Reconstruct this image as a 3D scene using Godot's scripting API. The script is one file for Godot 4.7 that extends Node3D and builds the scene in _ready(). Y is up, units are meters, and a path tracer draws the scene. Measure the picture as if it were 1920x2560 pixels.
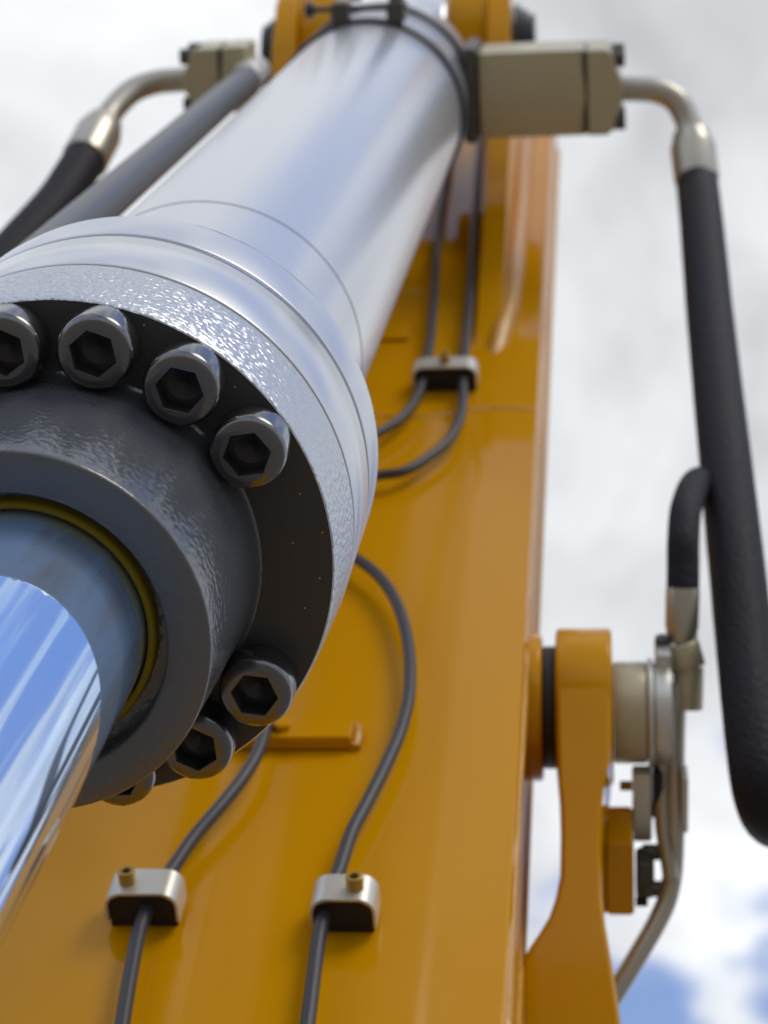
extends Node3D

# Excavator stick seen from below: the hydraulic cylinder along its front, its hoses, port blocks and clamps.
# cylinder axes: x right, y out of the stick, z along the rod (origin at the gland face)
# stick axes:    x right, y out of the front plate, z down the stick (origin on the front plate)
var CYL := Transform3D(Basis(Vector3(0.993657, -0.069326, 0.088542), Vector3(-0.050417, 0.42916, 0.90182), Vector3(-0.100518, -0.900564, 0.422942)), Vector3(-0.15166, 2.29179, -0.72243))
var ARM := Transform3D(Basis(Vector3(0.994205, -0.064275, 0.086169), Vector3(-0.061258, 0.319954, 0.945451), Vector3(-0.088339, -0.94525, 0.314163)), Vector3(-0.12899, 2.1734, -1.07224))
var M := {}
var used := {}


# ---------------------------------------------------------------- mesh helpers
class MB:
	var v := PackedVector3Array()
	var n := PackedVector3Array()
	var t := PackedVector2Array()
	var xf := Transform3D()

	func tri(a: Vector3, b: Vector3, c: Vector3, na: Vector3, nb: Vector3, nc: Vector3, ua := Vector2.ZERO, ub := Vector2.ZERO, uc := Vector2.ZERO):
		var g := (b - a).cross(c - a)
		if g.length_squared() < 1e-20:
			return
		if g.dot(na + nb + nc) > 0.0:
			var s := b; b = c; c = s
			s = nb; nb = nc; nc = s
			var q := ub; ub = uc; uc = q
		v.append(xf * a); v.append(xf * b); v.append(xf * c)
		n.append((xf.basis * na).normalized()); n.append((xf.basis * nb).normalized()); n.append((xf.basis * nc).normalized())
		t.append(ua); t.append(ub); t.append(uc)

	func quad(a: Vector3, b: Vector3, c: Vector3, d: Vector3, na: Vector3, nb: Vector3, nc: Vector3, nd: Vector3, ua := Vector2.ZERO, ub := Vector2.ZERO, uc := Vector2.ZERO, ud := Vector2.ZERO):
		tri(a, b, c, na, nb, nc, ua, ub, uc)
		tri(a, c, d, na, nc, nd, ua, uc, ud)

	func mesh() -> ArrayMesh:
		var arr := []
		arr.resize(Mesh.ARRAY_MAX)
		arr[Mesh.ARRAY_VERTEX] = v
		arr[Mesh.ARRAY_NORMAL] = n
		arr[Mesh.ARRAY_TEX_UV] = t
		var m := ArrayMesh.new()
		m.add_surface_from_arrays(Mesh.PRIMITIVE_TRIANGLES, arr)
		return m

	# profile of (radius, z); its outside lies to the left of the walk when z points up and radius right
	func lathe(p: Array, seg := 64, wobble := 0.0):
		var k := p.size()
		var sn: Array[Vector2] = []
		for i in k - 1:
			var d: Vector2 = p[i + 1] - p[i]
			sn.append(Vector2(-d.y, d.x).normalized())
		var along := 0.0
		for i in k - 1:
			var n0: Vector2 = sn[i]
			var n1: Vector2 = sn[i]
			if i > 0 and sn[i].dot(sn[i - 1]) > 0.72:
				n0 = (sn[i] + sn[i - 1]).normalized()
			if i < k - 2 and sn[i].dot(sn[i + 1]) > 0.72:
				n1 = (sn[i] + sn[i + 1]).normalized()
			var l2: float = along + (p[i + 1] - p[i]).length()
			for j in seg:
				var a0 := TAU * j / seg
				var a1 := TAU * (j + 1) / seg
				var w0 := 1.0 + wobble * (sin(a0 * 7.0 + i) + 0.6 * sin(a0 * 23.0 + 2.0 * i) + 0.4 * sin(a0 * 61.0))
				var w1 := 1.0 + wobble * (sin(a1 * 7.0 + i) + 0.6 * sin(a1 * 23.0 + 2.0 * i) + 0.4 * sin(a1 * 61.0))
				var c0 := cos(a0); var s0 := sin(a0); var c1 := cos(a1); var s1 := sin(a1)
				var r0: float = p[i].x; var r1: float = p[i + 1].x
				quad(Vector3(r0 * c0 * w0, r0 * s0 * w0, p[i].y), Vector3(r1 * c0 * w0, r1 * s0 * w0, p[i + 1].y), Vector3(r1 * c1 * w1, r1 * s1 * w1, p[i + 1].y), Vector3(r0 * c1 * w1, r0 * s1 * w1, p[i].y),
					Vector3(n0.x * c0, n0.x * s0, n0.y), Vector3(n1.x * c0, n1.x * s0, n1.y), Vector3(n1.x * c1, n1.x * s1, n1.y), Vector3(n0.x * c1, n0.x * s1, n0.y),
					Vector2(a0 * r0, along), Vector2(a0 * r0, l2), Vector2(a1 * r0, l2), Vector2(a1 * r0, along))
			along = l2

	# a cylinder along z with rounded rims
	func drum(r: float, z0: float, z1: float, bevel := 0.002, seg := 40, r_end := -1.0):
		var re := r if r_end < 0.0 else r_end
		var p: Array = [Vector2(0, z1), Vector2(re - bevel, z1), Vector2(re - bevel * 0.3, z1 - bevel * 0.3), Vector2(re, z1 - bevel), Vector2(r, z0 + bevel), Vector2(r - bevel * 0.3, z0 + bevel * 0.3), Vector2(r - bevel, z0), Vector2(0, z0)]
		lathe(p, seg)

	static func smooth_path(c: Array, sub: int) -> Array:
		var out: Array = []
		for i in c.size() - 1:
			var p0: Vector3 = c[maxi(i - 1, 0)]; var p1: Vector3 = c[i]; var p2: Vector3 = c[i + 1]; var p3: Vector3 = c[mini(i + 2, c.size() - 1)]
			# tangents scaled by the span so that uneven spacing does not loop
			var l := (p2 - p1).length()
			var m1 := (p2 - p0).normalized() * l
			var m2 := (p3 - p1).normalized() * l
			for k in sub:
				var s := float(k) / sub
				var s2 := s * s; var s3 := s2 * s
				out.append(p1 * (2 * s3 - 3 * s2 + 1) + m1 * (s3 - 2 * s2 + s) + p2 * (-2 * s3 + 3 * s2) + m2 * (s3 - s2))
		out.append(c[c.size() - 1])
		return out

	func tube(c: Array, r: float, seg := 16, sub := 8, rough := 0.0, flat_y := 1.0):
		var p := MB.smooth_path(c, sub) if sub > 1 else c
		var k := p.size()
		var tg: Vector3 = (p[1] - p[0]).normalized()
		var up := tg.cross(Vector3(0.31, 0.87, 0.21)).normalized()
		var rings: Array = []
		var norms: Array = []
		var len_at: Array = [0.0]
		for i in k:
			var d: Vector3 = ((p[mini(i + 1, k - 1)] as Vector3) - p[maxi(i - 1, 0)]).normalized()
			up = (up - d * up.dot(d)).normalized()
			var side := d.cross(up)
			var ring: Array = []
			var nr: Array = []
			for j in seg + 1:
				var a := TAU * j / seg
				var q := up * cos(a) + side * sin(a)
				var rr := r * (1.0 + rough * (sin(i * 2.3 + j * 1.7) + sin(i * 0.9 - j * 2.9)))
				ring.append(p[i] + q * rr); nr.append(q)
			rings.append(ring); norms.append(nr)
			if i > 0:
				len_at.append(len_at[i - 1] + ((p[i] as Vector3) - p[i - 1]).length())
		for i in k - 1:
			for j in seg:
				var u0 := TAU * r * j / seg; var u1 := TAU * r * (j + 1) / seg
				quad(rings[i][j], rings[i + 1][j], rings[i + 1][j + 1], rings[i][j + 1], norms[i][j], norms[i + 1][j], norms[i + 1][j + 1], norms[i][j + 1], Vector2(u0, len_at[i]), Vector2(u0, len_at[i + 1]), Vector2(u1, len_at[i + 1]), Vector2(u1, len_at[i]))
		for e in [0, k - 1]:
			var d2: Vector3 = (p[0] - p[1]).normalized() if e == 0 else (p[k - 1] - p[k - 2]).normalized()
			for j in seg:
				tri(p[e], rings[e][j], rings[e][j + 1], d2, d2, d2)

	# box between two corners with chamfered, softly shaded edges
	func box(lo: Vector3, hi: Vector3, b := 0.001):
		var c := (lo + hi) / 2.0
		var hs := (hi - lo) / 2.0
		b = minf(b, minf(hs.x, minf(hs.y, hs.z)) * 0.9)
		var inn := hs - Vector3(b, b, b)
		for ax in 3:
			var a1 := (ax + 1) % 3
			var a2 := (ax + 2) % 3
			for s: float in [-1.0, 1.0]:
				var nn := Vector3.ZERO; nn[ax] = s
				var q: Array = []
				for w: Array in [[-1, -1], [1, -1], [1, 1], [-1, 1]]:
					var x := Vector3.ZERO
					x[ax] = s * hs[ax]; x[a1] = w[0] * inn[a1]; x[a2] = w[1] * inn[a2]
					q.append(c + x)
				quad(q[0], q[1], q[2], q[3], nn, nn, nn, nn)
		for ax in 3:
			var a1 := (ax + 1) % 3
			var a2 := (ax + 2) % 3
			for s1: float in [-1.0, 1.0]:
				for s2: float in [-1.0, 1.0]:
					var na := Vector3.ZERO; na[a1] = s1
					var nb := Vector3.ZERO; nb[a2] = s2
					var q: Array = []
					for w: Array in [[-1.0, 0], [1.0, 0], [1.0, 1], [-1.0, 1]]:
						var x := Vector3.ZERO
						x[ax] = w[0] * inn[ax]
						x[a1] = s1 * (hs[a1] if w[1] == 0 else inn[a1])
						x[a2] = s2 * (inn[a2] if w[1] == 0 else hs[a2])
						q.append(c + x)
					quad(q[0], q[1], q[2], q[3], na, na, nb, nb)
		for sx: float in [-1.0, 1.0]:
			for sy: float in [-1.0, 1.0]:
				for sz: float in [-1.0, 1.0]:
					tri(c + Vector3(sx * hs.x, sy * inn.y, sz * inn.z), c + Vector3(sx * inn.x, sy * hs.y, sz * inn.z), c + Vector3(sx * inn.x, sy * inn.y, sz * hs.z), Vector3(sx, 0, 0), Vector3(0, sy, 0), Vector3(0, 0, sz))

	# outline in x,y (counter-clockwise or not), pushed along z from z0 to z1, with a chamfer
	func extrude(poly: PackedVector2Array, z0: float, z1: float, b := 0.001):
		var k := poly.size()
		if Geometry2D.is_polygon_clockwise(poly):
			poly.reverse()
		var en: Array[Vector2] = []
		for i in k:
			var d := (poly[(i + 1) % k] - poly[i]).normalized()
			en.append(Vector2(d.y, -d.x))
		var inner := PackedVector2Array()
		for i in k:
			var a: Vector2 = en[(i + k - 1) % k]
			var c: Vector2 = en[i]
			inner.append(poly[i] - (a + c) / maxf(1.0 + a.dot(c), 0.35) * b)
		var f := Geometry2D.triangulate_polygon(inner)
		for s in [[z0, -1.0], [z1, 1.0]]:
			var nn := Vector3(0, 0, s[1])
			for i in range(0, f.size(), 3):
				tri(Vector3(inner[f[i]].x, inner[f[i]].y, s[0]), Vector3(inner[f[i + 1]].x, inner[f[i + 1]].y, s[0]), Vector3(inner[f[i + 2]].x, inner[f[i + 2]].y, s[0]), nn, nn, nn)
		for i in k:
			var j := (i + 1) % k
			var n0: Vector2 = en[i]
			var n1: Vector2 = en[i]
			if en[i].dot(en[(i + k - 1) % k]) > 0.8:
				n0 = (en[i] + en[(i + k - 1) % k]).normalized()
			if en[i].dot(en[j]) > 0.8:
				n1 = (en[i] + en[j]).normalized()
			var a3 := Vector3(n0.x, n0.y, 0); var b3 := Vector3(n1.x, n1.y, 0)
			var lo := z0 + b; var hi := z1 - b
			quad(Vector3(poly[i].x, poly[i].y, lo), Vector3(poly[j].x, poly[j].y, lo), Vector3(poly[j].x, poly[j].y, hi), Vector3(poly[i].x, poly[i].y, hi), a3, b3, b3, a3)
			quad(Vector3(poly[i].x, poly[i].y, hi), Vector3(poly[j].x, poly[j].y, hi), Vector3(inner[j].x, inner[j].y, z1), Vector3(inner[i].x, inner[i].y, z1), a3, b3, Vector3(0, 0, 1), Vector3(0, 0, 1))
			quad(Vector3(poly[i].x, poly[i].y, lo), Vector3(poly[j].x, poly[j].y, lo), Vector3(inner[j].x, inner[j].y, z0), Vector3(inner[i].x, inner[i].y, z0), a3, b3, Vector3(0, 0, -1), Vector3(0, 0, -1))

	# cap-screw head on z = 0 with a round shoulder; the socket is left open
	func screw_head(r: float, h: float, across: float, fillet: float, chamfer := 0.0004):
		var seg := 48
		var rows: Array = [Vector2(r - fillet, h)]
		for i in range(1, 6):
			var a := PI / 2 * (1.0 - i / 5.0)
			rows.append(Vector2(r - fillet + fillet * cos(a), h - fillet + fillet * sin(a)))
		rows.append(Vector2(r, 0.0))
		lathe(rows, seg)
		for j in seg:
			var q: Array = []
			for m in [j, j + 1]:
				var a: float = TAU * m / seg
				var rh: float = (across / 2.0) / cos(fposmod(a + PI / 6, PI / 3) - PI / 6)
				q.append([Vector3(cos(a), sin(a), 0), rh])
			var up := Vector3(0, 0, 1)
			var o0: Vector3 = q[0][0] * (r - fillet) + up * h
			var o1: Vector3 = q[1][0] * (r - fillet) + up * h
			var i0: Vector3 = q[0][0] * (q[0][1] + chamfer) + up * h
			var i1: Vector3 = q[1][0] * (q[1][1] + chamfer) + up * h
			quad(o0, o1, i1, i0, up, up, up, up)

	func screw_socket(h: float, across: float, depth: float, chamfer := 0.0004):
		var seg := 48
		var up := Vector3(0, 0, 1)
		for j in seg:
			var q: Array = []
			for m in [j, j + 1]:
				var a: float = TAU * m / seg
				q.append([Vector3(cos(a), sin(a), 0), (across / 2.0) / cos(fposmod(a + PI / 6, PI / 3) - PI / 6)])
			var mid: float = round((TAU * (j + 0.5) / seg) / (PI / 3)) * PI / 3
			var nn := -Vector3(cos(mid), sin(mid), 0)
			var t0: Vector3 = q[0][0] * (q[0][1] + chamfer) + up * h
			var t1: Vector3 = q[1][0] * (q[1][1] + chamfer) + up * h
			var s0: Vector3 = q[0][0] * q[0][1] + up * (h - chamfer)
			var s1: Vector3 = q[1][0] * q[1][1] + up * (h - chamfer)
			var b0: Vector3 = q[0][0] * q[0][1] + up * (h - depth)
			var b1: Vector3 = q[1][0] * q[1][1] + up * (h - depth)
			var sl := (nn + up).normalized()
			quad(t0, t1, s1, s0, sl, sl, sl, sl)
			quad(s0, s1, b1, b0, nn, nn, nn, nn)
			# flat shoulder and the cone that the drill left
			var d0: Vector3 = q[0][0] * across * 0.40 + up * (h - depth - 0.0004)
			var d1: Vector3 = q[1][0] * across * 0.40 + up * (h - depth - 0.0004)
			quad(b0, b1, d1, d0, up, up, up, up)
			var tip := up * (h - depth - across * 0.16)
			var dn: Vector3 = (up - q[0][0] * 0.5).normalized()
			tri(d0, d1, tip, dn, dn, dn)


# ---------------------------------------------------------------- scene helpers
func numbered(called: String) -> String:
	if not used.has(called):
		used[called] = 0
		return called
	used[called] += 1
	return "%s_%03d" % [called, used[called]]

func thing(called: String, label: String, category: String, frame: Transform3D, at := Vector3.ZERO, group := "") -> Node3D:
	var o := Node3D.new()
	o.name = numbered(called)
	add_child(o)
	o.transform = frame * Transform3D(Basis(), at)
	o.set_meta("label", label)
	o.set_meta("category", category)
	o.set_meta("at", at)
	if group != "":
		o.set_meta("group", group)
	return o

# a builder whose coordinates are those of the thing's frame (cylinder or stick axes)
func mb(o: Node3D) -> MB:
	var b := MB.new()
	b.xf = Transform3D(Basis(), -(o.get_meta("at") as Vector3))
	return b

func put(called: String, m: Mesh, mat: Material, parent: Node, kind := "") -> MeshInstance3D:
	var i := MeshInstance3D.new()
	i.name = called
	i.mesh = m
	i.material_override = mat
	parent.add_child(i, true)
	if kind != "":
		i.set_meta("kind", kind)
	return i

func along_x(b: MB, at: Vector3):          # lathe axis z turned to x
	b.xf = b.xf * Transform3D(Basis(Vector3(0, 1, 0), Vector3(0, 0, 1), Vector3(1, 0, 0)), at)

func along_y(b: MB, at: Vector3):          # lathe axis z turned to y
	b.xf = b.xf * Transform3D(Basis(Vector3(0, 0, 1), Vector3(1, 0, 0), Vector3(0, 1, 0)), at)

func turned(b: MB, at: Vector3, dir: Vector3):   # lathe axis z turned to dir
	var z := dir.normalized()
	var x := z.cross(Vector3(0.2, 0.9, 0.3)).normalized()
	b.xf = b.xf * Transform3D(Basis(x, z.cross(x), z), at)

func noise(kind: int, freq: float, seed_: int, oct := 4) -> FastNoiseLite:
	var f := FastNoiseLite.new()
	f.noise_type = kind as FastNoiseLite.NoiseType
	f.frequency = freq
	f.seed = seed_
	f.fractal_octaves = oct
	return f

func bump_map(f: FastNoiseLite, size: int, strength: float) -> ImageTexture:
	var im := f.get_seamless_image(size, size)
	im.convert(Image.FORMAT_RGBA8)
	im.bump_map_to_normal_map(strength)
	return ImageTexture.create_from_image(im)

func ramp_map(f: FastNoiseLite, size: int, stops: Array) -> ImageTexture:
	var im := f.get_seamless_image(size, size)
	var g := Gradient.new()
	g.offsets = PackedFloat32Array(stops.map(func(s): return s[0]))
	g.colors = PackedColorArray(stops.map(func(s): return s[1]))
	var out := Image.create(size, size, false, Image.FORMAT_RGB8)
	for y in size:
		for x in size:
			out.set_pixel(x, y, g.sample(im.get_pixel(x, y).r))
	return ImageTexture.create_from_image(out)

func lin(r: float, g: float, b: float) -> Color:
	return Color(r, g, b).linear_to_srgb()

func grey(v: float) -> Color:
	return Color(v, v, v)

func mat(c: Color, rough: float, metal := 0.0) -> StandardMaterial3D:
	var m := StandardMaterial3D.new()
	m.albedo_color = c
	m.roughness = rough
	m.metallic = metal
	return m

func bumped(m: StandardMaterial3D, tex: Texture2D, depth: float, scale_: float) -> StandardMaterial3D:
	m.normal_enabled = true
	m.normal_texture = tex
	m.normal_scale = depth
	m.uv1_triplanar = true
	m.uv1_scale = Vector3.ONE * scale_
	return m


func sky_image(w: int, h: int) -> Image:
	var im := Image.create(w, h, false, Image.FORMAT_RGBF)
	var big := noise(FastNoiseLite.TYPE_SIMPLEX_SMOOTH, 0.55, 21, 3)
	var mid := noise(FastNoiseLite.TYPE_SIMPLEX_SMOOTH, 1.5, 5, 6)
	var shade := noise(FastNoiseLite.TYPE_SIMPLEX_SMOOTH, 1.1, 77, 5)
	mid.fractal_gain = 0.52
	for j in h:
		var el := (0.5 - (j + 0.5) / h) * PI
		var y := sin(el)
		for i in w:
			var az := (i + 0.5) / w * TAU
			if y <= 0.0:
				im.set_pixel(i, j, Color(0.10, 0.09, 0.08))
				continue
			var d := Vector3(sin(az) * cos(el), y, -cos(az) * cos(el))
			var p := d / (y + 0.35) * 2.2
			var warp := Vector3(mid.get_noise_3d(p.x + 9.0, p.z, 4.0), 0.0, mid.get_noise_3d(p.x, p.z + 7.0, 8.0)) * 0.35
			p += warp
			var cover := big.get_noise_2d(p.x, p.z) * 0.55 + mid.get_noise_2d(p.x * 1.3, p.z * 1.3) * 0.75 + CLOUD
			cover += 0.62 * smoothstep(0.885, 0.975, d.dot(BANK))
			var a := smoothstep(-0.16, 0.26, cover)
			var thick := smoothstep(0.1, 0.9, cover)
			var s := shade.get_noise_2d(p.x * 1.6 + 3.0, p.z * 1.6)
			var lum := 0.90 - 0.12 * thick + 0.34 * s
			var cloud := Color(lum * 0.97, lum * 0.992, lum * 1.025)
			var t := pow(1.0 - y, 2.2)
			var blue := Color(0.21, 0.34, 0.68).lerp(Color(0.42, 0.53, 0.74), t)
			im.set_pixel(i, j, blue.lerp(cloud, a))
	return im

const CLOUD := 0.15
const BANK := Vector3(-0.11, 0.79, -0.603)   # a bank of cloud stands over the machine on this side


func _ready():
	# ------------------------------------------------------------ camera, sky, sun, exposure
	var cam := Camera3D.new()
	cam.name = "camera"
	add_child(cam)
	cam.position = Vector3(0, 1.6, 0)
	cam.rotation_degrees = Vector3(45, 0, 0)
	cam.fov = 27.92
	cam.near = 0.05
	cam.far = 3000.0
	var lens := CameraAttributesPhysical.new()
	lens.frustum_focal_length = 48.27
	lens.frustum_focus_distance = 0.985
	lens.frustum_near = 0.05
	lens.frustum_far = 3000.0
	lens.exposure_aperture = 7.0
	cam.attributes = lens
	cam.fov = 27.92
	cam.current = true

	var env := Environment.new()
	var sky := Sky.new()
	var pano := PanoramaSkyMaterial.new()
	pano.panorama = ImageTexture.create_from_image(sky_image(1536, 768))
	sky.sky_material = pano
	env.background_mode = Environment.BG_SKY
	env.sky = sky
	env.tonemap_mode = Environment.TONE_MAPPER_LINEAR
	env.tonemap_exposure = 1.0
	env.sdfgi_enabled = true
	env.ssao_enabled = true
	env.ssil_enabled = true
	var we := WorldEnvironment.new()
	we.name = "world_environment"
	we.environment = env
	add_child(we)

	var sun := DirectionalLight3D.new()
	sun.name = "sun"
	sun.light_color = Color(1.0, 0.96, 0.9)
	sun.light_energy = 0.36
	sun.light_angular_distance = 26.0
	sun.shadow_enabled = true
	add_child(sun)
	sun.look_at_from_position(Vector3.ZERO, -Vector3(0.45, 0.72, 0.45), Vector3.UP)

	make_materials()

	# ------------------------------------------------------------ ground
	var gm := PlaneMesh.new()
	gm.size = Vector2(3000, 3000)
	var ground := put("ground", gm, M.soil, self, "structure")
	ground.set_meta("label", "pale gravelly ground under the machine")

	build_stick()
	build_cylinder()
	build_ports_and_hoses()
	build_link_and_fittings()
	build_grease_lines()


func make_materials():
	var cast := bump_map(noise(FastNoiseLite.TYPE_SIMPLEX_SMOOTH, 0.075, 3, 3), 512, 6.0)
	var pebble := bump_map(noise(FastNoiseLite.TYPE_SIMPLEX_SMOOTH, 0.055, 17, 2), 512, 7.0)
	var fine := bump_map(noise(FastNoiseLite.TYPE_SIMPLEX_SMOOTH, 0.12, 8, 3), 512, 3.0)
	var peel := bump_map(noise(FastNoiseLite.TYPE_SIMPLEX_SMOOTH, 0.03, 14, 3), 512, 2.0)
	var smear := ramp_map(noise(FastNoiseLite.TYPE_SIMPLEX_SMOOTH, 0.012, 31, 5), 256, [[0.2, grey(0.62)], [0.5, grey(0.8)], [0.8, grey(1.0)]])

	M.soil = mat(lin(0.25, 0.22, 0.18), 0.95)
	# silver machine paint: smooth on the turned parts, pebbled on the casting
	M.silver = bumped(mat(lin(0.63, 0.65, 0.69), 0.31, 0.66), fine, 0.04, 9.0)
	M.silver.clearcoat_enabled = true
	M.silver.clearcoat = 0.6
	M.silver.clearcoat_roughness = 0.2
	M.silver_cast = bumped(mat(lin(0.56, 0.585, 0.63), 0.31, 0.72), pebble, 0.6, 7.0)
	M.silver_cast.metallic_specular = 0.8
	M.gland = bumped(mat(lin(0.082, 0.090, 0.104), 0.18, 0.0), pebble, 0.15, 7.0)
	M.gland.metallic_specular = 1.0
	M.gland_face = bumped(mat(lin(0.04, 0.04, 0.043), 0.4, 0.0), fine, 0.1, 9.0)
	M.bolt = bumped(mat(lin(0.12, 0.12, 0.125), 0.24, 0.85), fine, 0.06, 12.0)
	M.bolt.clearcoat_enabled = true
	M.bolt.clearcoat = 1.0
	M.bolt.clearcoat_roughness = 0.12
	M.socket = mat(lin(0.045, 0.045, 0.048), 0.4, 0.2)
	M.groove = mat(lin(0.22, 0.24, 0.29), 0.22, 0.8)
	M.chrome = mat(Color.WHITE, 0.03, 1.0)
	# bluish hazy reflection put into the rod's colour near the seal, fading in streaks
	var haze_noise := noise(FastNoiseLite.TYPE_SIMPLEX_SMOOTH, 1.0, 91, 4)
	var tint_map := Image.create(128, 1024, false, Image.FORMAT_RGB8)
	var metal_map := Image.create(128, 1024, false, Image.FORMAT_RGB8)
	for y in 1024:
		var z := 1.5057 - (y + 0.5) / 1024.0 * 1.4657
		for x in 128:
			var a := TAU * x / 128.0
			var streak := haze_noise.get_noise_3d(cos(a) * 2.2, sin(a) * 2.2, z * 9.0) + 0.5 * haze_noise.get_noise_3d(cos(a) * 7.0 + 5.0, sin(a) * 7.0, z * 5.0)
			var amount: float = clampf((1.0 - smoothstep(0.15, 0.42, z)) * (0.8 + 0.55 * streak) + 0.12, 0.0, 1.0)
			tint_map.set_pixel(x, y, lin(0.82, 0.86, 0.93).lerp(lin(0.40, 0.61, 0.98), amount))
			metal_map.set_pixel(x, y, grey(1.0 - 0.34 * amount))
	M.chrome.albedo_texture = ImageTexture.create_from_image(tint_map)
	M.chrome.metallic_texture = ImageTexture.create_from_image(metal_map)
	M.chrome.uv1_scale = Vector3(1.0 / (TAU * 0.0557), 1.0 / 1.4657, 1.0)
	M.seal_yellow = mat(lin(0.28, 0.215, 0.004), 0.5)
	M.seal_dark = mat(lin(0.05, 0.035, 0.015), 0.5)
	M.yellow = bumped(mat(lin(0.64, 0.292, 0.001), 0.05), peel, 0.02, 7.0)
	M.yellow.metallic_specular = 0.3
	M.yellow_side = bumped(mat(lin(0.64, 0.292, 0.001), 0.34), cast, 0.5, 6.0)
	M.yellow_weld = bumped(mat(lin(0.64, 0.292, 0.001), 0.2), cast, 0.7, 10.0)
	M.yellow_weld.metallic_specular = 0.9
	M.zinc_olive = bumped(mat(lin(0.53, 0.475, 0.31), 0.42, 0.3), cast, 0.2, 9.0)
	M.zinc_olive.roughness_texture = smear
	M.zinc = bumped(mat(lin(0.68, 0.67, 0.61), 0.36, 0.55), fine, 0.12, 14.0)
	M.steel_tube = bumped(mat(lin(0.50, 0.47, 0.40), 0.33, 0.7), fine, 0.1, 9.0)
	M.brass = mat(lin(0.42, 0.28, 0.07), 0.38, 0.6)
	M.rubber = bumped(mat(lin(0.012, 0.011, 0.018), 0.6), fine, 0.9, 4.0)
	M.rubber.metallic_specular = 0.35
	M.rubber_block = mat(lin(0.012, 0.010, 0.012), 0.6)
	M.grease_hose = bumped(mat(lin(0.042, 0.042, 0.052), 0.42), fine, 0.3, 14.0)
	M.pipe_paint = mat(lin(0.11, 0.112, 0.12), 0.36)
	M.strap = mat(lin(0.05, 0.05, 0.055), 0.3, 0.2)
	M.dark_steel = mat(lin(0.10, 0.095, 0.085), 0.4, 0.5)
	M.gap_dark = mat(lin(0.03, 0.022, 0.018), 0.5)  # dark tone of the gaskets and the spacer ring


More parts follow.
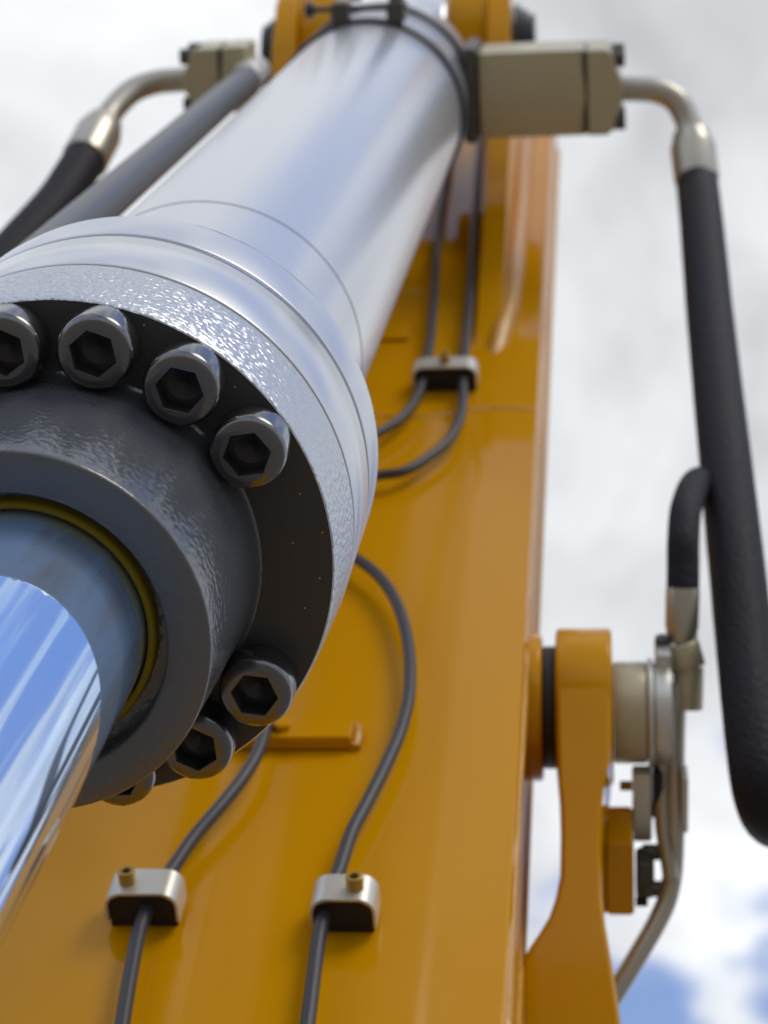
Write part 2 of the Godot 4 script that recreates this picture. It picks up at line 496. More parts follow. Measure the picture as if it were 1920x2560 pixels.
# ---------------------------------------------------------------- the stick (excavator arm)
func build_stick():
	var o := thing("excavator_stick", "yellow painted steel stick of an excavator, behind the silver cylinder", "excavator arm", ARM)
	var b := mb(o)
	b.box(Vector3(-0.194, -0.016, -2.44), Vector3(0.194, 0.0, 1.0), 0.004)
	put("front_plate", b.mesh(), M.yellow, o)
	for s: float in [-1.0, 1.0]:
		b = mb(o)
		# outline in (z, y), pushed along x
		var flank := PackedVector2Array([Vector2(0.99, -0.154), Vector2(0.99, -0.017), Vector2(-2.43, -0.017), Vector2(-2.43, -0.154)])
		b.xf = b.xf * Transform3D(Basis(Vector3(0, 0, 1), Vector3(0, 1, 0), Vector3(-1, 0, 0)), Vector3.ZERO)
		b.extrude(flank, -(s * 0.184 + 0.006), -(s * 0.184 - 0.006), 0.002)
		put("side_plate", b.mesh(), M.yellow_side, o)
		b = mb(o)
		var c: Array = []
		for i in 56:
			c.append(Vector3(s * 0.1925, -0.0185, -2.42 + i * 0.0605))
		b.tube(c, 0.004, 8, 1, 0.12)
		put("edge_weld", b.mesh(), M.yellow_weld, o)
	b = mb(o)
	b.box(Vector3(-0.194, -0.17, -2.44), Vector3(0.194, -0.155, 1.0), 0.004)
	put("back_plate", b.mesh(), M.yellow_side, o)
	b = mb(o)
	b.xf = b.xf * Transform3D(Basis(Vector3.RIGHT, -0.4244), Vector3(0, 0, -2.442))
	b.box(Vector3(-0.10, -0.15, -1.88), Vector3(0.10, 0.0, 0.0), 0.006)
	put("upper_arm", b.mesh(), M.yellow, o)
	# butt weld across the plate
	b = mb(o)
	var c2: Array = []
	for i in 70:
		var x := -0.19 + i * 0.38 / 69.0
		c2.append(Vector3(x, -0.0012, -1.006 + 0.012 * sin(x * 31.0) * smoothstep(0.0, 0.1, x)))
	b.tube(c2, 0.0028, 8, 1, 0.18)
	put("butt_weld", b.mesh(), M.yellow_weld, o)
	# lugs that carry the cylinder's base pin
	for s: float in [-1.0, 1.0]:
		b = mb(o)
		# outline in (z, y), pushed along x
		var poly := PackedVector2Array([Vector2(-1.185, 0.0), Vector2(-1.35, 0.028), Vector2(-1.5, 0.062), Vector2(-1.6, 0.10), Vector2(-1.66, 0.16), Vector2(-1.69, 0.205), Vector2(-1.75, 0.245), Vector2(-1.82, 0.26), Vector2(-1.89, 0.245), Vector2(-1.95, 0.20), Vector2(-2.0, 0.12), Vector2(-2.2, 0.0)])
		b.xf = b.xf * Transform3D(Basis(Vector3(0, 0, 1), Vector3(0, 1, 0), Vector3(-1, 0, 0)), Vector3.ZERO)
		var x0 := 0.121 if s > 0 else -0.150
		b.extrude(poly, -(x0 + 0.029), -x0, 0.002)
		var lug := put("mounting_lug", b.mesh(), M.yellow, o)
		b = mb(o)
		along_x(b, Vector3(0, 0.158, -1.81))
		if s > 0:
			b.drum(0.098, 0.066, 0.122, 0.004, 56)
		else:
			b.drum(0.098, -0.122, -0.066, 0.004, 56)
		put("lug_boss", b.mesh(), M.yellow, lug)
		b = mb(o)
		b.tube([Vector3(s * 0.153, 0.001, -2.2), Vector3(s * 0.154, 0.001, -1.85), Vector3(s * 0.156, 0.001, -1.65), Vector3(s * 0.155, 0.001, -1.39), Vector3(s * 0.1525, 0.0, -1.28), Vector3(s * 0.148, -0.004, -1.22), Vector3(s * 0.143, -0.013, -1.165)], 0.0135, 14, 40, 0.05)
		put("lug_weld", b.mesh(), M.yellow_weld, o)
		for k in 3:
			b = mb(o)
			along_x(b, Vector3(0, 0.158, -1.81))
			var x1 := 0.152 + k * 0.009
			if s > 0:
				b.drum(0.062 - 0.006 * k, x1, x1 + 0.008, 0.002, 44)
			else:
				b.drum(0.062 - 0.006 * k, -x1 - 0.008, -x1, 0.002, 44)
			put("pin_washer", b.mesh(), M.strap, o)
	b = mb(o)
	along_x(b, Vector3(0, 0.158, -1.81))
	b.drum(0.042, -0.15, 0.15, 0.003, 36)
	put("base_pin", b.mesh(), M.dark_steel, o)
	# small tabs welded on the plate
	b = mb(o)
	b.box(Vector3(-0.02, 0.0, -0.424), Vector3(0.071, 0.012, -0.396), 0.002)
	var tab := put("welded_tab", b.mesh(), M.yellow, o)
	b = mb(o)
	b.tube([Vector3(0.0715, 0.001, -0.426), Vector3(0.074, 0.003, -0.412), Vector3(0.073, 0.002, -0.396)], 0.0042, 8, 8, 0.2)
	put("tab_weld", b.mesh(), M.yellow_weld, tab)
	b = mb(o)
	along_y(b, Vector3(0.018, 0.011, -0.4095))
	b.drum(0.0075, 0.0, 0.006, 0.001, 6)
	put("tab_screw", b.mesh(), M.yellow, tab)
	b = mb(o)
	b.box(Vector3(-0.03, 0.0, -1.244), Vector3(0.050, 0.005, -1.202), 0.002)
	put("welded_tab", b.mesh(), M.yellow, o)
	# boss on the right side where the link turns
	b = mb(o)
	along_x(b, Vector3(0, -0.075, -0.575))
	b.drum(0.060, 0.186, 0.2055, 0.003, 48)
	put("pivot_boss", b.mesh(), M.yellow, o)


# ---------------------------------------------------------------- the hydraulic cylinder
func build_cylinder():
	var o := thing("hydraulic_cylinder", "large silver hydraulic cylinder with a ring of cap screws and a polished rod", "hydraulic cylinder", CYL)
	var b := mb(o)
	b.lathe([Vector2(0.092, -0.17), Vector2(0.101, -0.17), Vector2(0.101, -1.60), Vector2(0.0995, -1.612), Vector2(0.086, -1.64), Vector2(0.0, -1.64)], 128)
	put("barrel", b.mesh(), M.silver, o)
	b = mb(o)
	b.lathe([Vector2(0.1005, -0.3668), Vector2(0.1013, -0.3674), Vector2(0.1013, -0.3686), Vector2(0.1005, -0.3692)], 128)
	put("barrel_seam", b.mesh(), M.groove, o)
	# base eye
	b = mb(o)
	along_x(b, Vector3(0, -0.004, -1.752))
	b.drum(0.088, -0.062, 0.062, 0.006, 56)
	put("base_eye", b.mesh(), M.silver, o)
	# collar with a rough chamfer towards the barrel
	b = mb(o)
	b.lathe([Vector2(0.120, -0.1288), Vector2(0.1306, -0.1288), Vector2(0.1314, -0.1294), Vector2(0.1317, -0.1304), Vector2(0.1317, -0.1725)], 160)
	put("collar", b.mesh(), M.silver, o)
	b = mb(o)
	b.lathe([Vector2(0.1317, -0.1725), Vector2(0.1309, -0.1765), Vector2(0.1285, -0.181), Vector2(0.118, -0.187), Vector2(0.1095, -0.190), Vector2(0.1040, -0.196), Vector2(0.1005, -0.202)], 160, 0.0007)
	put("collar_chamfer", b.mesh(), M.silver_cast, o)
	b = mb(o)
	b.lathe([Vector2(0.1309, -0.120), Vector2(0.1309, -0.131)], 160)
	put("sealing_groove", b.mesh(), M.groove, o)
	b = mb(o)
	b.lathe([Vector2(0.120, -0.0595), Vector2(0.1308, -0.0595), Vector2(0.1314, -0.0600), Vector2(0.1317, -0.0608), Vector2(0.1317, -0.1212), Vector2(0.1313, -0.1222), Vector2(0.1306, -0.1228), Vector2(0.120, -0.1228)], 160)
	put("cylinder_head", b.mesh(), M.silver, o)
	# the gland: flange with its pebbled rim, and the nose
	b = mb(o)
	b.lathe([Vector2(0.1277, 0.0), Vector2(0.1284, -0.0004), Vector2(0.1288, -0.0014), Vector2(0.1296, -0.015), Vector2(0.1304, -0.030), Vector2(0.1311, -0.045), Vector2(0.1314, -0.0560), Vector2(0.1308, -0.0578), Vector2(0.1285, -0.0582)], 192)
	put("flange_rim", b.mesh(), M.silver_cast, o)
	b = mb(o)
	b.lathe([Vector2(0.05, 0.0), Vector2(0.1277, 0.0)], 96)
	var face := put("flange_face", b.mesh(), M.gland_face, o)
	for q: Array in [[0.1205, 44.0], [0.1215, -6.0], [0.118, 15.0], [0.1235, 68.0], [0.116, -14.0], [0.124, 5.0], [0.121, 83.0], [0.109, 3.0]]:
		b = mb(o)
		b.xf = b.xf * Transform3D(Basis(), Vector3(q[0] * cos(deg_to_rad(q[1])), q[0] * sin(deg_to_rad(q[1])), 0.0))
		b.lathe([Vector2(0.0, 0.0003), Vector2(0.0004, 0.0002), Vector2(0.0006, -0.0001)], 8)
		put("paint_speck", b.mesh(), M.yellow, face)
	b = mb(o)
	var nose: Array = [Vector2(0.0568, 0.0835), Vector2(0.0660, 0.0835), Vector2(0.0668, 0.0972), Vector2(0.0674, 0.0985), Vector2(0.0684, 0.0989), Vector2(0.0846, 0.0989)]
	for i in range(1, 6):
		var a := PI / 2 * (1.0 - i / 5.0)
		nose.append(Vector2(0.0846 + 0.0020 * cos(a), 0.0969 + 0.0020 * sin(a)))
	nose.append_array([Vector2(0.0872, 0.085), Vector2(0.0884, 0.06), Vector2(0.0897, 0.03), Vector2(0.0908, 0.008), Vector2(0.0914, 0.003), Vector2(0.0928, 0.0004), Vector2(0.095, -0.001)])
	b.lathe(nose, 144)
	put("gland_nose", b.mesh(), M.gland, o)
	b = mb(o)
	b.lathe([Vector2(0.0564, 0.080), Vector2(0.0562, 0.0880), Vector2(0.0567, 0.0898), Vector2(0.0580, 0.0905), Vector2(0.0594, 0.0899), Vector2(0.0602, 0.0884), Vector2(0.0605, 0.080)], 96)
	put("wiper_seal", b.mesh(), M.seal_yellow, o)
	b = mb(o)
	b.lathe([Vector2(0.05585, 0.083), Vector2(0.05585, 0.0885), Vector2(0.0560, 0.0890), Vector2(0.0563, 0.0884)], 96)
	put("seal_lip", b.mesh(), M.seal_dark, o)
	b = mb(o)
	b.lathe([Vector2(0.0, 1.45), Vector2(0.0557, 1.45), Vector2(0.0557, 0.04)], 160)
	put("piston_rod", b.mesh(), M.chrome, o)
	b = mb(o)
	along_x(b, Vector3(0, 0, 1.53))
	b.drum(0.085, -0.055, 0.055, 0.006, 48)
	put("rod_eye", b.mesh(), M.gland, o)
	# cap screws: sixteen places, two left free on each side
	var head := MB.new()
	head.screw_head(0.0183, 0.0210, 0.0196, 0.0056)
	var head_mesh := head.mesh()
	var sock := MB.new()
	sock.screw_socket(0.0210, 0.0196, 0.0120)
	var sock_mesh := sock.mesh()
	var turns := [15, 8, 4, 0, 27, 35, 18, 41, 12, 55, 30, 3, 22, 48, 9, 37]
	for k in 16:
		var deg := 76.3 + 22.5 * (k - 1)
		if k in [5, 6, 13, 14]:
			continue
		var screw := put("cap_screw", head_mesh, M.bolt, o)
		var a := deg_to_rad(deg if k < 13 else deg)
		screw.position = Vector3(0.1097 * cos(a), 0.1097 * sin(a), -0.0002)
		screw.rotation.z = deg_to_rad(turns[k])
		put("hex_socket", sock_mesh, M.socket, screw)


# ---------------------------------------------------------------- port blocks, hoses and pipe by the cylinder base
func flange_block(o: Node3D, s: float, x_in: float, x_mid: float, x_out: float, y: float, z: float, hy: float, hz: float):
	var b := mb(o)
	# outline in (z, y) with a faint ridge along its front, pushed along x
	var side := PackedVector2Array([Vector2(z - hz, y - hy), Vector2(z + hz * 0.84, y - hy), Vector2(z + hz, y - hy * 0.1), Vector2(z + hz * 0.9, y + hy), Vector2(z - hz, y + hy)])
	b.xf = b.xf * Transform3D(Basis(Vector3(0, 0, 1), Vector3(0, 1, 0), Vector3(-1, 0, 0)), Vector3.ZERO)
	b.extrude(side, -maxf(s * x_in, s * x_mid), -minf(s * x_in, s * x_mid), 0.003)
	put("block", b.mesh(), M.zinc_olive, o)
	b = mb(o)
	# clamp flange with waisted outer face, outline in (x, y)
	var xa := s * (x_mid + 0.0015)
	var xb := s * x_out
	var wst := s * 0.012
	var poly := PackedVector2Array([Vector2(xa, y - hy), Vector2(xb - wst, y - hy), Vector2(xb - wst * 0.4, y - hy * 0.86), Vector2(xb - wst * 0.2, y - hy * 0.6), Vector2(xb + wst * 0.45, y - hy * 0.25), Vector2(xb + wst * 0.45, y + hy * 0.25), Vector2(xb - wst * 0.2, y + hy * 0.6), Vector2(xb - wst * 0.4, y + hy * 0.86), Vector2(xb - wst, y + hy), Vector2(xa, y + hy)])
	b.extrude(poly, z - hz, z + hz, 0.002)
	put("clamp_flange", b.mesh(), M.zinc_olive, o)
	b = mb(o)
	b.box(Vector3(minf(s * (x_mid - 0.004), xa + s * 0.004), y - hy + 0.002, z - hz + 0.002), Vector3(maxf(s * (x_mid - 0.004), xa + s * 0.004), y + hy - 0.002, z + hz - 0.002), 0.001)
	put("gasket", b.mesh(), M.gap_dark, o)
	for sy: float in [-1.0, 1.0]:
		for sz: float in [-1.0, 1.0]:
			b = mb(o)
			along_x(b, Vector3(s * x_out, y + sy * hy * 0.74, z + sz * hz * 0.66))
			if s > 0:
				b.drum(0.0095, -0.012, 0.0085, 0.0012, 20)
			else:
				b.drum(0.0095, -0.0085, 0.012, 0.0012, 20)
			put("flange_screw", b.mesh(), M.dark_steel, o)

func hose_with_end(o: Node3D, elbow: Array, ferrule: Array, hose: Array, r_tube: float, r_fer: float, r_hose: float):
	var b := mb(o)
	if elbow.size():
		b.tube(elbow, r_tube, 24, 10)
		put("elbow_tube", b.mesh(), M.steel_tube, o)
	b = mb(o)
	var d: Vector3 = ferrule[1] - ferrule[0]
	var l := d.length()
	turned(b, ferrule[0], d)
	# crimped sleeve: narrow nut end, then grooves left by the crimping dies
	var p: Array = [Vector2(0.0, l), Vector2(r_hose * 1.0, l), Vector2(r_fer, l - 0.002)]
	p.append_array([Vector2(r_fer, l * 0.32), Vector2(r_fer * 0.94, l * 0.24), Vector2(r_fer * 0.80 if elbow.size() else r_fer * 0.92, l * 0.05), Vector2(r_fer * 0.76, 0.0), Vector2(0.0, 0.0)])
	b.lathe(p, 48, 0.006)
	put("ferrule", b.mesh(), M.steel_tube, o)
	b = mb(o)
	b.tube(hose, r_hose, 28, 12, 0.002)
	put("rubber_hose", b.mesh(), M.rubber, o)

func build_ports_and_hoses():
	var o := thing("port_block", "square olive zinc port block jutting out right of the silver barrel", "valve block", CYL, Vector3(0.17, -0.003, -1.52))
	flange_block(o, 1.0, 0.1125, 0.236, 0.272, -0.001, -1.52, 0.0485, 0.048)
	var b := mb(o)
	b.box(Vector3(0.096, -0.053, -1.572), Vector3(0.1120, 0.055, -1.466), 0.003)
	put("weld_pad", b.mesh(), M.dark_steel, o)

	o = thing("port_block", "small dark zinc port block at the top end of the dark pipe", "valve block", CYL, Vector3(-0.18, 0.032, -1.48))
	flange_block(o, -1.0, 0.150, 0.181, 0.219, 0.032, -1.485, 0.037, 0.04)

	o = thing("hydraulic_hose", "thick black hose bending down from the right port block to the right edge", "hydraulic hose", CYL, Vector3(0.28, -0.002, -1.5))
	hose_with_end(o, [Vector3(0.27, -0.002, -1.505), Vector3(0.295, -0.003, -1.505), Vector3(0.318, -0.006, -1.503), Vector3(0.338, -0.016, -1.497), Vector3(0.350, -0.036, -1.487), Vector3(0.355, -0.055, -1.474)],
		[Vector3(0.3545, -0.050, -1.477), Vector3(0.3600, -0.0995, -1.440)],
		to_cyl([Vector3(0.3681, 0.101, -1.412), Vector3(0.368, 0.088, -1.31), Vector3(0.367, 0.0557, -1.1005), Vector3(0.3673, 0.0061, -0.739), Vector3(0.3698, -0.0405, -0.559), Vector3(0.3719, -0.0643, -0.4913), Vector3(0.3752, -0.0836, -0.4651), Vector3(0.383, -0.113, -0.478), Vector3(0.396, -0.152, -0.528), Vector3(0.416, -0.195, -0.60), Vector3(0.4571, -0.236, -0.708), Vector3(0.56, -0.255, -0.85), Vector3(0.82, -0.27, -1.3), Vector3(1.1, -0.28, -2.2)]),
		0.0145, 0.0258, 0.0238)

	o = thing("hydraulic_hose", "thick black hose running down left from the port block behind the dark pipe", "hydraulic hose", CYL, Vector3(-0.22, 0.03, -1.47))
	hose_with_end(o, [Vector3(-0.215, 0.031, -1.475), Vector3(-0.237, 0.031, -1.474), Vector3(-0.262, 0.030, -1.468), Vector3(-0.285, 0.024, -1.452), Vector3(-0.301, 0.010, -1.423), Vector3(-0.309, -0.004, -1.395)],
		[Vector3(-0.3085, -0.003, -1.397), Vector3(-0.3185, -0.034, -1.328)],
		[Vector3(-0.318, -0.032, -1.332), Vector3(-0.3215, -0.043, -1.295), Vector3(-0.3285, -0.0615, -1.235), Vector3(-0.344, -0.083, -1.150), Vector3(-0.372, -0.118, -1.02), Vector3(-0.42, -0.16, -0.80), Vector3(-0.47, -0.19, -0.5), Vector3(-0.50, -0.21, 0.0), Vector3(-0.50, -0.24, 0.8)],
		0.0142, 0.0262, 0.0238)

	o = thing("steel_pipe", "dark grey painted pipe running along the left side of the silver barrel", "pipe", CYL, Vector3(-0.1455, 0.0363, -1.4))
	b = mb(o)
	b.tube([Vector3(-0.1455, 0.0363, -1.415), Vector3(-0.1455, 0.0363, -0.9), Vector3(-0.1455, 0.0363, -0.4), Vector3(-0.1455, 0.0363, -0.2), Vector3(-0.1455, 0.0363, -0.112)], 0.0166, 32, 6)
	put("pipe", b.mesh(), M.pipe_paint, o)
	b = mb(o)
	b.xf = b.xf * Transform3D(Basis(), Vector3(-0.1455, 0.0363, 0))
	b.drum(0.0195, -1.46, -1.412, 0.002, 6)
	put("pipe_nut", b.mesh(), M.zinc, o)
	b = mb(o)
	b.xf = b.xf * Transform3D(Basis(), Vector3(-0.1455, 0.0363, 0))
	b.drum(0.0155, -1.50, -1.455, 0.002, 24)
	put("pipe_end", b.mesh(), M.zinc, o)

	b = mb(o)
	b.xf = b.xf * Transform3D(Basis(Vector3(0.9703, -0.2419, 0), Vector3(0.2419, 0.9703, 0), Vector3(0, 0, 1)), Vector3(-0.1455, 0.0363, 0))
	b.box(Vector3(-0.022, -0.022, -0.115), Vector3(0.0185, 0.022, -0.068), 0.003)
	put("head_port", b.mesh(), M.pipe_paint, o)

	# strap clamp round the barrel near its base
	o = thing("barrel_clamp", "dark steel strap clamp with two screw brackets round the top of the barrel", "pipe clamp", CYL, Vector3(0, 0.104, -1.43))
	for z: float in [-1.355, -1.505]:
		b = mb(o)
		b.lathe([Vector2(0.1012, z + 0.008), Vector2(0.1052, z + 0.008), Vector2(0.1062, z + 0.006), Vector2(0.1062, z - 0.006), Vector2(0.1052, z - 0.008), Vector2(0.1012, z - 0.008)], 96)
		put("strap", b.mesh(), M.strap, o)
	for x: float in [-0.027, 0.034]:
		b = mb(o)
		b.box(Vector3(x - 0.010, 0.098, -1.382), Vector3(x + 0.010, 0.124, -1.348), 0.004)
		put("bracket", b.mesh(), M.dark_steel, o)
	b = mb(o)
	along_x(b, Vector3(0, 0.1155, -1.366))
	b.drum(0.0032, -0.062, 0.046, 0.0008, 16)
	put("tie_screw", b.mesh(), M.dark_steel, o)
	b = mb(o)
	along_x(b, Vector3(0, 0.1155, -1.366))
	b.drum(0.0085, -0.066, -0.056, 0.001, 6)
	put("screw_head", b.mesh(), M.strap, o)
	b = mb(o)
	along_y(b, Vector3(0.034, 0.122, -1.366))
	b.drum(0.009, 0.0, 0.010, 0.001, 6)
	put("bracket_nut", b.mesh(), M.dark_steel, o)
	b = mb(o)
	along_y(b, Vector3(-0.014, 0.120, -1.40))
	b.drum(0.007, 0.0, 0.020, 0.001, 16)
	put("bracket_nut", b.mesh(), M.dark_steel, o)

func to_cyl(c: Array) -> Array:
	var t := CYL.affine_inverse() * ARM
	return c.map(func(p): return t * p)


# ---------------------------------------------------------------- link, swivel and small tubes on the right side
func build_link_and_fittings():
	var o := thing("side_link", "thick orange yellow link seen edge-on beside the stick's right edge", "linkage arm", ARM, Vector3(0.24, -0.075, -0.575))
	var b := mb(o)
	along_x(b, Vector3(0, -0.075, -0.575))
	b.drum(0.0645, 0.2165, 0.2617, 0.003, 72)
	put("link_eye", b.mesh(), M.yellow, o)
	b = mb(o)
	# outline in (x, distance down the bar); the bar leans away from the stick's front
	var poly := PackedVector2Array([Vector2(0.2612, 0.002), Vector2(0.2602, 0.0341), Vector2(0.2597, 0.0650), Vector2(0.2567, 0.0765), Vector2(0.2537, 0.0878), Vector2(0.2520, 0.1066), Vector2(0.2512, 0.1435), Vector2(0.2515, 0.1761), Vector2(0.2536, 0.1974), Vector2(0.2579, 0.2254), Vector2(0.2613, 0.2495), Vector2(0.2636, 0.2705), Vector2(0.2655, 0.33), Vector2(0.2655, 0.45), Vector2(0.1918, 0.45), Vector2(0.1918, 0.224), Vector2(0.1980, 0.2126), Vector2(0.2045, 0.2030), Vector2(0.2117, 0.1906), Vector2(0.2166, 0.1762), Vector2(0.2201, 0.1582), Vector2(0.2206, 0.1252), Vector2(0.2199, 0.0991), Vector2(0.2186, 0.0840), Vector2(0.2180, 0.06), Vector2(0.2170, 0.002)])
	var lean := Vector3(0, -0.7, 1.0).normalized()
	b.xf = b.xf * Transform3D(Basis(Vector3(1, 0, 0), lean, Vector3(1, 0, 0).cross(lean)), Vector3(0, -0.0255, -0.5340))
	b.extrude(poly, 0.0, 0.085, 0.004)
	put("link_bar", b.mesh(), M.yellow, o)
	b = mb(o)
	along_x(b, Vector3(0, -0.075, -0.575))
	b.drum(0.050, 0.2057, 0.2163, 0.001, 40)
	put("spacer_ring", b.mesh(), M.gap_dark, o)
	b = mb(o)
	b.box(Vector3(0.2540, -0.222, -0.545), Vector3(0.2768, -0.150, -0.49), 0.003)
	put("mounting_boss", b.mesh(), M.yellow, o)
	b = mb(o)
	b.box(Vector3(0.245, -0.222, -0.53), Vector3(0.2545, -0.11, -0.49), 0.003)
	put("boss_web", b.mesh(), M.yellow, o)

	o = thing("swivel_fitting", "round zinc swivel fitting on the orange link's outer face", "pipe fitting", ARM, Vector3(0.2617, -0.0815, -0.577))
	b = mb(o)
	along_x(b, Vector3(0, -0.0815, -0.577))
	b.drum(0.0415, 0.262, 0.2895, 0.002, 44)
	put("swivel_body", b.mesh(), M.zinc_olive, o)
	b = mb(o)
	along_x(b, Vector3(0, -0.082, -0.577))
	b.drum(0.0445, 0.2900, 0.2945, 0.001, 44)
	put("swivel_ring", b.mesh(), M.zinc, o)
	b = mb(o)
	along_x(b, Vector3(0, -0.083, -0.578))
	b.drum(0.0435, 0.2950, 0.3095, 0.002, 8)
	put("adaptor_block", b.mesh(), M.zinc, o)
	b = mb(o)
	b.box(Vector3(0.2965, -0.062, -0.612), Vector3(0.3100, -0.028, -0.578), 0.003)
	put("adaptor_lug", b.mesh(), M.zinc, o)
	b = mb(o)
	along_y(b, Vector3(0.3025, -0.0285, -0.598))
	b.drum(0.0062, -0.002, 0.006, 0.001, 6)
	put("lug_screw", b.mesh(), M.dark_steel, o)

	o = thing("return_hose", "thinner black hose looping over behind the thick right hose", "hydraulic hose", ARM, Vector3(0.32, -0.03, -0.607))
	hose_with_end(o, [], [Vector3(0.3185, -0.034, -0.606), Vector3(0.3203, 0.0071, -0.6261)],
		[Vector3(0.3202, 0.004, -0.6247), Vector3(0.321, 0.016, -0.638), Vector3(0.3218, 0.033, -0.658), Vector3(0.326, 0.042, -0.702), Vector3(0.339, 0.026, -0.784), Vector3(0.359, -0.0292, -0.889), Vector3(0.3802, -0.0805, -0.9446), Vector3(0.3898, -0.1307, -0.9433), Vector3(0.4031, -0.2124, -0.8593), Vector3(0.4211, -0.2677, -0.7442), Vector3(0.48, -0.33, -0.6), Vector3(0.56, -0.42, -0.2), Vector3(0.56, -0.46, 0.6)],
		0.01, 0.0138, 0.0134)
	b = mb(o)
	turned(b, Vector3(0.3238, -0.052, -0.597), Vector3(-0.0053, 0.0182, -0.009))
	b.drum(0.0165, 0.0, 0.021, 0.0015, 6)
	put("hex_nut", b.mesh(), M.zinc_olive, o)
	b = mb(o)
	b.tube([Vector3(0.3225, -0.082, -0.583), Vector3(0.3233, -0.066, -0.590), Vector3(0.3238, -0.051, -0.5975)], 0.0125, 20, 4)
	put("elbow_body", b.mesh(), M.zinc_olive, o)

	o = thing("steel_tube", "bent grey steel tube dropping from the swivel fitting behind the link", "pipe", ARM, Vector3(0.312, -0.075, -0.585))
	b = mb(o)
	b.tube([Vector3(0.3145, -0.062, -0.590), Vector3(0.3122, -0.10, -0.572), Vector3(0.3108, -0.15, -0.547), Vector3(0.3100, -0.182, -0.531), Vector3(0.3080, -0.202, -0.518), Vector3(0.3030, -0.217, -0.505), Vector3(0.2935, -0.2295, -0.490), Vector3(0.280, -0.2435, -0.472), Vector3(0.262, -0.262, -0.450), Vector3(0.235, -0.29, -0.42)], 0.0082, 20, 8)
	put("tube", b.mesh(), M.steel_tube, o)

	b = mb(o)
	b.tube([Vector3(0.3015, -0.112, -0.560), Vector3(0.3010, -0.13, -0.552), Vector3(0.3012, -0.165, -0.536), Vector3(0.3045, -0.185, -0.523), Vector3(0.307, -0.20, -0.512)], 0.0068, 16, 8)
	put("pilot_tube", b.mesh(), M.steel_tube, o)

	o = thing("tube_bracket", "zinc bracket plate with rubber tube clamps below the swivel fitting", "bracket", ARM, Vector3(0.285, -0.16, -0.54))
	b = mb(o)
	b.box(Vector3(0.2765, -0.1845, -0.556), Vector3(0.2925, -0.118, -0.540), 0.002)
	put("bracket_plate", b.mesh(), M.zinc, o)
	b = mb(o)
	b.box(Vector3(0.2785, -0.222, -0.5385), Vector3(0.2935, -0.1855, -0.512), 0.003)
	put("clamp_block", b.mesh(), M.dark_steel, o)
	for q: Array in [[-0.160, -0.552], [-0.188, -0.532], [-0.213, -0.516]]:
		b = mb(o)
		along_x(b, Vector3(0, q[0], q[1]))
		b.drum(0.0068, 0.284, 0.3035, 0.001, 16)
		put("clamp_stud", b.mesh(), M.dark_steel, o)
	for q: Array in [[-0.139, -0.556], [-0.2235, -0.513]]:
		b = mb(o)
		along_x(b, Vector3(0, q[0], q[1]))
		b.drum(0.0045, 0.2665 if q[0] > -0.2 else 0.278, 0.288, 0.001, 6)
		put("bracket_screw", b.mesh(), M.brass if q[0] > -0.2 else M.rubber_block, o)
	b = mb(o)
	b.box(Vector3(0.2930, -0.158, -0.562), Vector3(0.3015, -0.118, -0.540), 0.003)
	put("clamp_pad", b.mesh(), M.rubber_block, o)
	b = mb(o)
	b.box(Vector3(0.3160, -0.172, -0.556), Vector3(0.3215, -0.118, -0.535), 0.0015)
	put("cover_strip", b.mesh(), M.zinc, o)


# ---------------------------------------------------------------- grease lines and their clamps on the plate
func make_clamp(label: String, at: Vector3, w: float, screw_x: float) -> Node3D:
	var o := thing("hose_clamp", label, "hose clamp", ARM, at, "zinc saddle clamps on the yellow plate")
	var hw := w / 2.0
	var outer := PackedVector2Array()
	var inner := PackedVector2Array()
	var r := 0.0115
	var top := 0.0285
	outer.append(Vector2(hw, 0.006)); inner.append(Vector2(hw - 0.0022, 0.006))
	for i in 9:
		var a := PI / 2 * i / 8.0
		outer.append(Vector2(hw - r + r * cos(a), top - r + r * sin(a)))
		inner.append(Vector2(hw - r + (r - 0.0022) * cos(a), top - r + (r - 0.0022) * sin(a)))
	for i in 9:
		var a := PI / 2 + PI / 2 * i / 8.0
		outer.append(Vector2(-hw + r + r * cos(a), top - r + r * sin(a)))
		inner.append(Vector2(-hw + r + (r - 0.0022) * cos(a), top - r + (r - 0.0022) * sin(a)))
	outer.append(Vector2(-hw, 0.006)); inner.append(Vector2(-hw + 0.0022, 0.006))
	var core := inner.duplicate()
	core[0].y = 0.0002
	core[core.size() - 1].y = 0.0002
	var ring := outer.duplicate()
	inner.reverse()
	ring.append_array(inner)
	var b := MB.new()
	b.extrude(ring, -0.0135, 0.0135, 0.0004)
	put("strap", b.mesh(), M.zinc, o)
	b = MB.new()
	b.extrude(core, -0.0115, 0.0105, 0.0008)
	put("rubber_block", b.mesh(), M.rubber_block, o)
	b = MB.new()
	along_y(b, Vector3(screw_x, top - 0.0003, 0.001))
	b.screw_head(0.0056, 0.0095, 0.0056, 0.0009, 0.0003)
	var s := put("clamp_screw", b.mesh(), M.brass, o)
	b = MB.new()
	along_y(b, Vector3(screw_x, top - 0.0003, 0.001))
	b.screw_socket(0.0095, 0.0056, 0.005, 0.0003)
	put("hex_socket", b.mesh(), M.brass, s)
	return o

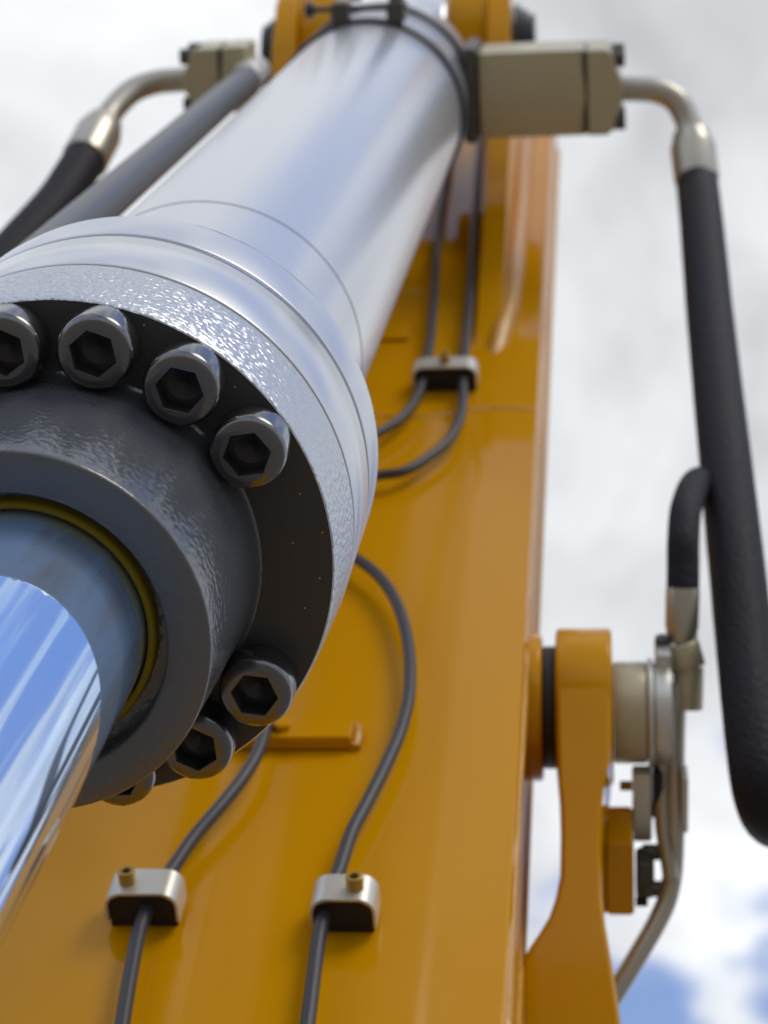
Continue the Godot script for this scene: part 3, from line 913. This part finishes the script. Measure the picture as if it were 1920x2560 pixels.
func build_grease_lines():
	var ka := 0.0145
	var o := thing("grease_hose", "thin dark hose through the lower left clamp, nearest the rod", "hose", ARM, Vector3(-0.035, 0.0, -0.2), "thin dark grease hoses")
	var b := mb(o)
	b.tube([Vector3(-0.012, ka, 0.10), Vector3(-0.0245, ka, 0.0), Vector3(-0.0334, ka, -0.078), Vector3(-0.0397, ka, -0.150), Vector3(-0.0405, ka, -0.1765), Vector3(-0.0375, ka, -0.2081), Vector3(-0.0314, ka, -0.2318), Vector3(-0.0222, 0.0155, -0.2674), Vector3(-0.0095, 0.017, -0.3013), Vector3(0.0012, 0.018, -0.3343), Vector3(0.0068, 0.018, -0.3638), Vector3(0.0078, 0.0175, -0.3945), Vector3(0.006, 0.018, -0.43), Vector3(0.0, 0.018, -0.52), Vector3(-0.01, 0.02, -0.64), Vector3(-0.012, 0.018, -0.76), Vector3(0.008, 0.016, -0.87), Vector3(0.0396, ka, -0.9264), Vector3(0.0593, ka, -0.9582), Vector3(0.0718, ka, -1.0027), Vector3(0.0762, ka, -1.0494), Vector3(0.0765, ka, -1.0983), Vector3(0.077, ka, -1.1624), Vector3(0.0686, ka, -1.3624), Vector3(0.0581, ka, -1.6539), Vector3(0.05, ka, -2.2)], 0.0048, 14, 7)
	put("hose", b.mesh(), M.grease_hose, o)
	o = thing("grease_hose", "thin dark hose curving through the lower right clamp", "hose", ARM, Vector3(0.08, 0.0, -0.2), "thin dark grease hoses")
	b = mb(o)
	b.tube([Vector3(0.082, ka, 0.10), Vector3(0.080, ka, 0.0), Vector3(0.0781, ka, -0.0798), Vector3(0.0757, ka, -0.145), Vector3(0.0755, ka, -0.172), Vector3(0.0775, ka, -0.2089), Vector3(0.0805, ka, -0.2313), Vector3(0.0845, 0.0148, -0.273), Vector3(0.0920, 0.0153, -0.3085), Vector3(0.1015, 0.0158, -0.3574), Vector3(0.1078, 0.016, -0.400), Vector3(0.1098, 0.016, -0.4514), Vector3(0.1037, 0.016, -0.5204), Vector3(0.0893, 0.016, -0.5875), Vector3(0.0702, 0.016, -0.6355), Vector3(0.0473, 0.016, -0.6691), Vector3(0.02, 0.016, -0.70), Vector3(0.006, 0.016, -0.74), Vector3(0.012, 0.016, -0.79), Vector3(0.0482, ka, -0.8332), Vector3(0.0732, ka, -0.8421), Vector3(0.0965, ka, -0.8765), Vector3(0.1136, ka, -0.9176), Vector3(0.1202, ka, -0.9774), Vector3(0.1183, ka, -1.0352), Vector3(0.1155, ka, -1.096), Vector3(0.1147, ka, -1.1599), Vector3(0.1103, ka, -1.359), Vector3(0.1014, ka, -1.6495), Vector3(0.0949, ka, -1.8741), Vector3(0.09, ka, -2.2)], 0.0048, 14, 7)
	put("hose", b.mesh(), M.grease_hose, o)
	make_clamp("zinc saddle clamp at lower left, beside the polished rod", Vector3(-0.0432, 0, -0.1995), 0.0485, -0.0098)
	make_clamp("zinc saddle clamp at lower centre, holding the right grease hose", Vector3(0.0882, 0, -0.1945), 0.0425, 0.0075)
	make_clamp("wide zinc saddle clamp holding both grease hoses beside the barrel", Vector3(0.0985, 0, -1.0725), 0.0665, 0.0)
